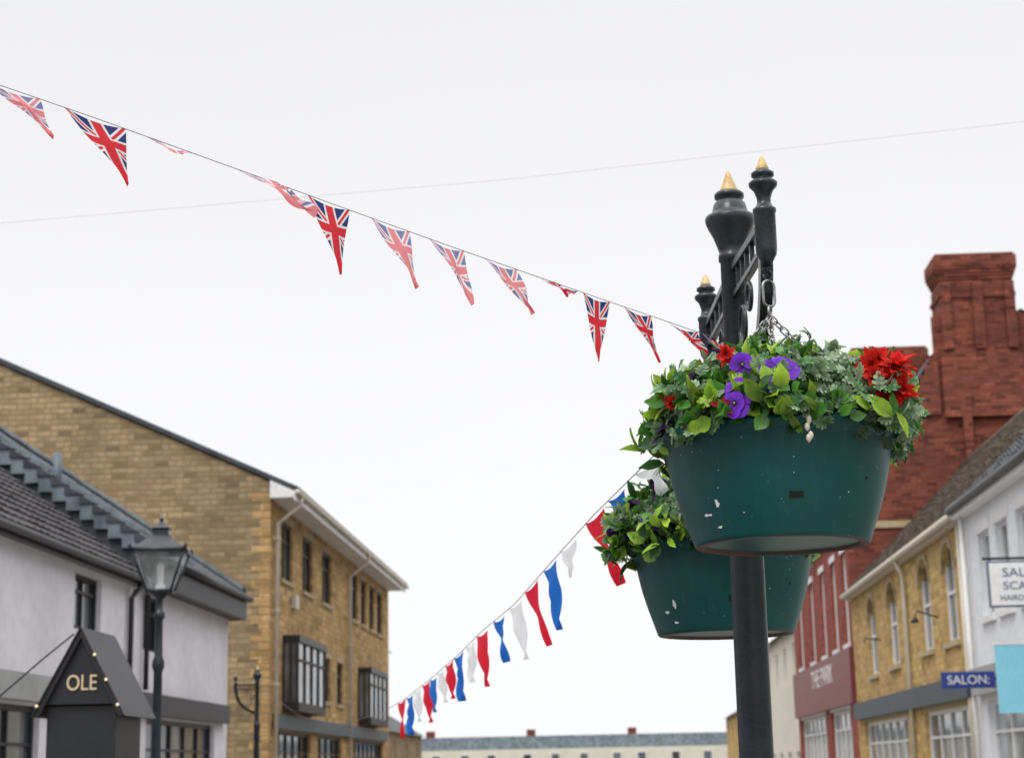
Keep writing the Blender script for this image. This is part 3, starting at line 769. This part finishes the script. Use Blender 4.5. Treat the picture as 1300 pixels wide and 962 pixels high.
def SP(t):
    for (a,p),(b,q) in zip(ctrl,ctrl[1:]):
        if t<=b: return Vector(p).lerp(Vector(q),(t-a)/(b-a))
    return Vector(ctrl[-1][1])
c=MB(); c.tube([SP(t/60*4.05) for t in range(61)],.0014,'cord',5); c.obj('cord',P)
fb=MB()
for t,hw,off,amp,mt_ in [(.985,.034,(.12,.05,-.14),.02,'ujlit'),(.883,.038,(.105,.02,-.214),.01,'uj'),(.672,.034,(.17,.06,-.10),.02,'ujlit'),(.587,.0275,(.038,.02,-.238),.008,'uj'),(.505,.026,(.085,.03,-.21),.012,'ujlit'),
    (.428,.024,(.085,.03,-.2),.012,'ujlit'),(.352,.023,(.105,.05,-.165),.012,'ujlit'),(.268,.028,(.03,.05,-.022),.012,'uj'),(.213,.02,(0,.03,-.22),.007,'uj'),(.152,.02,(.073,.04,-.175),.01,'uj'),(.085,.024,(.085,.03,-.1),.01,'uj'),(.036,.018,(.03,.03,-.06),.01,'uj'),
    (.79,.03,(.03,.05,-.012),.006,'ujlit'),(1.12,.036,(.05,.02,-.22),.01,'uj'),(1.24,.036,(.05,.02,-.22),.01,'uj')]:
    A=SP(t+hw);B=SP(max(0,t-hw)); mid=(A+B)/2
    flag(fb,A,B,mid+Vector(off),mt_,amp)
fb.obj('flags',P)

P=empty('red_white_blue_bunting')
rp=[(835,(.19,6.5,2.71)),(755,(-.05,7.3,2.60)),(700,(-.25,8.0,2.49)),(655,(-.45,8.7,2.375)),(612,(-.66,9.4,2.30)),(580,(-.85,10.1,2.22)),(545,(-1.11,11.2,2.15)),(515,(-1.42,12.5,2.08)),(490,(-1.78,14,2.04)),(450,(-2.5,17,2.05)),(400,(-3.9,23,2.3)),(327,(-6.9,35.9,3.3))]
def RP(u):
    if u>835: return Vector((.47,6.2,2.9)).lerp(Vector(rp[0][1]),(948-u)/113)
    for (a,p),(b,q) in zip(rp,rp[1:]):
        if u>=b: return Vector(p).lerp(Vector(q),(a-u)/(a-b))
    return Vector(rp[-1][1])
c=MB(); c.tube([RP(948)]+[Vector(p) for _,p in rp],.002,'cord',5); c.obj('cord',P)
fb=MB()
L=[(824,'wht',.06,-.10,.12,15),(785,'blu',.03,-.10,.10,11),(757,'red',.095,-.275,.10,12),(723,'wht',.01,-.13,.1,10),(699,'blu',.03,-.28,.10,8),(676,'red',.075,-.27,.09,8),(656,'wht',.04,-.26,.09,8),(635,'blu',.03,-.21,.09,7),(613,'red',.015,-.27,.09,7),
   (598,'wht',.0,-.2,.08,6),(583,'blu',.01,-.25,.09,6),(571,'red',.01,-.2,.08,5),(560,'wht',.02,-.18,.08,4.5),(550,'blu',.0,-.2,.09,4.5),(541,'red',.02,-.24,.08,4),(532,'wht',0,-.2,.08,4),(523,'blu',0,-.25,.08,4),(514,'red',0,-.25,.08,4)]
for u,k,ox,oz,oy,hw in L:
    A=RP(u-hw);B=RP(u+hw); B.z-=U(0,.02); flag(fb,A,B,(A+B)/2+Vector((ox,oy*.5,oz)),k,U(.01,.018))
fb.obj('flags',P)
P=MB(); P.tube([Vector((-8.8,14,5.2)),Vector((-4.89,14,6.05)),Vector((-.7,14,6.27)),Vector((3.46,14,6.6)),Vector((7.0,22,6.4))],.0022,'wire',5); P.obj('overhead_cable')

# ------------------------------------------------------------ street lamp
P=empty('street_lamp'); l=MB(); X,Y=-4.41,17.7
l.lathe((X,Y,0),[(.16,.12),(.16,.3),(.12,.4),(.09,.9),(.1,.95),(.07,1.0),(.05,1.1),(.042,2.6),(.06,2.65),(.06,2.7),(.04,2.75),(.035,3.1),(.055,3.13),(.055,3.17),(.03,3.2),(.03,3.3),(.09,3.36),(.11,3.38),(0,3.38)],'iron',20)
l.obj('column',P)
h=MB(); bz,tz=3.38,3.77; br,tr=.165,.36
def ring(r,z,rot=pi/4): return [Vector((X+r*cos(rot+2*pi*i/4),Y+r*sin(rot+2*pi*i/4),z)) for i in range(4)]
B_,T_=ring(br,bz,pi/4+.12),ring(tr,tz,pi/4+.12)
for i in range(4):
    k=(i+1)%4
    h.add([B_[i],B_[k],T_[k],T_[i]],[(0,1,2,3)],'lampglass')
    h.tube([B_[i],T_[i]],.014,'iron',6); h.tube([B_[i],B_[k]],.018,'iron',6); h.tube([T_[i],T_[k]],.024,'iron',6)
h.lathe((X,Y,3.40),[(.05,0),(.05,.04),(.03,.06),(.035,.2),(.04,.24),(.0,.27)],'white',10)
h.obj('lantern_glass',P)
h=MB(); lv=[(tr+.02,tz),(.3,3.82),(.2,3.88),(.13,3.93),(.11,3.94),(.11,3.98),(.13,4.0),(.06,4.04),(.02,4.07),(.03,4.1),(0,4.15)]
rings=[ring(r_,z_,pi/4+.12) for r_,z_ in lv]
for a_,b_ in zip(rings,rings[1:]):
    for i in range(4):
        k=(i+1)%4; h.add([a_[i],a_[k],b_[k],b_[i]],[(0,1,2,3)],'iron')
for p in rings[0]: h.lathe(p,[(.012,0),(.02,.03),(0,.07)],'iron',8)
h.obj('lantern_roof',P)

# ------------------------------------------------------------ gabled stall sign
P=empty('food_stall'); s=MB(); X,Y=-4.38,15.
s.prism([(X-.30,2.2),(X+.30,2.2),(X,2.78)],Y,Y+.9,'black')
s.prism([(X-.39,2.1),(X-.33,2.1),(X,2.74),(X+.33,2.1),(X+.39,2.1),(X,2.83)],Y-.05,Y+1.0,'black')
s.prism([(X-.395,2.1),(X-.38,2.1),(X,2.82),(X+.38,2.1),(X+.395,2.1),(X,2.84)],Y-.07,Y-.051,'brown')
s.box(X-.29,X+.29,Y+.05,Y+.85,1.0,2.19,'black'); s.box(X-.5,X+.5,Y-.1,Y+.95,.95,1.02,'brown'); s.box(X-.42,X+.42,Y+.02,Y+.88,.12,.95,'black')
s.obj('gabled_stall',P,.004)
text('lettering','OLE',(X+.01,Y-.012,2.37),.18,'goldtext',P,sx=.8)
q=MB()
for sx,t in((1,.3),(1,.6),(1,.9),(-1,.9)):
    p=Vector((X+sx*(.03+.34*t),Y-.09,2.80-.68*t)); q.lathe(p,[(0,.014),(.012,.006),(.012,-.004),(0,-.012)],'bulb',8)
q.tube([(X-.05,Y-.08,2.77),(X-.3,Y-.06,2.58),(X-.75,Y-.06,2.2),(X-1.5,Y,1.9),(X-1.5,Y,.1)],.008,'black',5)
q.obj('festoon_bulbs',P)

# ------------------------------------------------------------ world & sun
wd=bpy.data.worlds.new('World'); scene.world=wd; wd.use_nodes=True; nt=wd.node_tree
bg=nt.nodes['Background']
sky=N(nt,'ShaderNodeTexSky',sky_type='NISHITA'); sky.sun_disc=False; sky.sun_elevation=radians(55); sky.sun_rotation=radians(200)
hs=N(nt,'ShaderNodeHueSaturation'); hs.inputs['Saturation'].default_value=.15; hs.inputs['Value'].default_value=.1
nt.links.new(sky.outputs[0],hs.inputs['Color'])
tc=N(nt,'ShaderNodeTexCoord'); sp=N(nt,'ShaderNodeSeparateXYZ'); nt.links.new(tc.outputs['Generated'],sp.inputs[0])
cr=N(nt,'ShaderNodeValToRGB'); nt.links.new(sp.outputs[2],cr.inputs[0])
el=cr.color_ramp.elements; el[0].position=0; el[0].color=(1.05,1.055,1.07,1); el[1].position=1; el[1].color=(2.7,2.72,2.76,1)
for p_,v_ in((.2,1.04),(.42,.95),(.6,1.75)):
    e_=el.new(p_); e_.color=(v_*.985,v_*.985,v_,1)
cn=noise_(nt,tc.outputs['Generated'],2.2,4,.5)
cl=mixc(nt,math_(nt,'MULTIPLY',ramp(nt,cn,.3,.7),.06),cr.outputs[0],(.55,.55,.58))
nt.links.new(mixc(nt,.9,hs.outputs[0],cl),bg.inputs[0]); bg.inputs[1].default_value=1.0
sun=bpy.data.lights.new('sun','SUN'); sun.energy=1.4; sun.angle=radians(18); sun.color=(1,.97,.92)
so=bpy.data.objects.new('sun',sun); COL.objects.link(so)
so.rotation_euler=(radians(38),0,radians(-25))

# ------------------------------------------------------------ camera
f=2300.
a=Vector((130/f,-538.5/f,-1)).normalized()
wv=Vector((-.02,1,0)); wv.z=-(wv.x*a.x+wv.y*a.y)/a.z; wv.normalize()
xv=a.cross(wv)
cam=bpy.data.cameras.new('camera'); co=bpy.data.objects.new('camera',cam); COL.objects.link(co)
mt=Matrix((xv,a,wv)).to_4x4(); mt.translation=Vector((0,0,1.6)); co.matrix_world=mt
cam.sensor_width=36; cam.lens=f/1300*36; cam.shift_y=-44.5/1300; cam.clip_end=4000; cam.clip_start=.1
cam.dof.use_dof=True; cam.dof.focus_distance=5.5; cam.dof.aperture_fstop=5.6
scene.camera=co
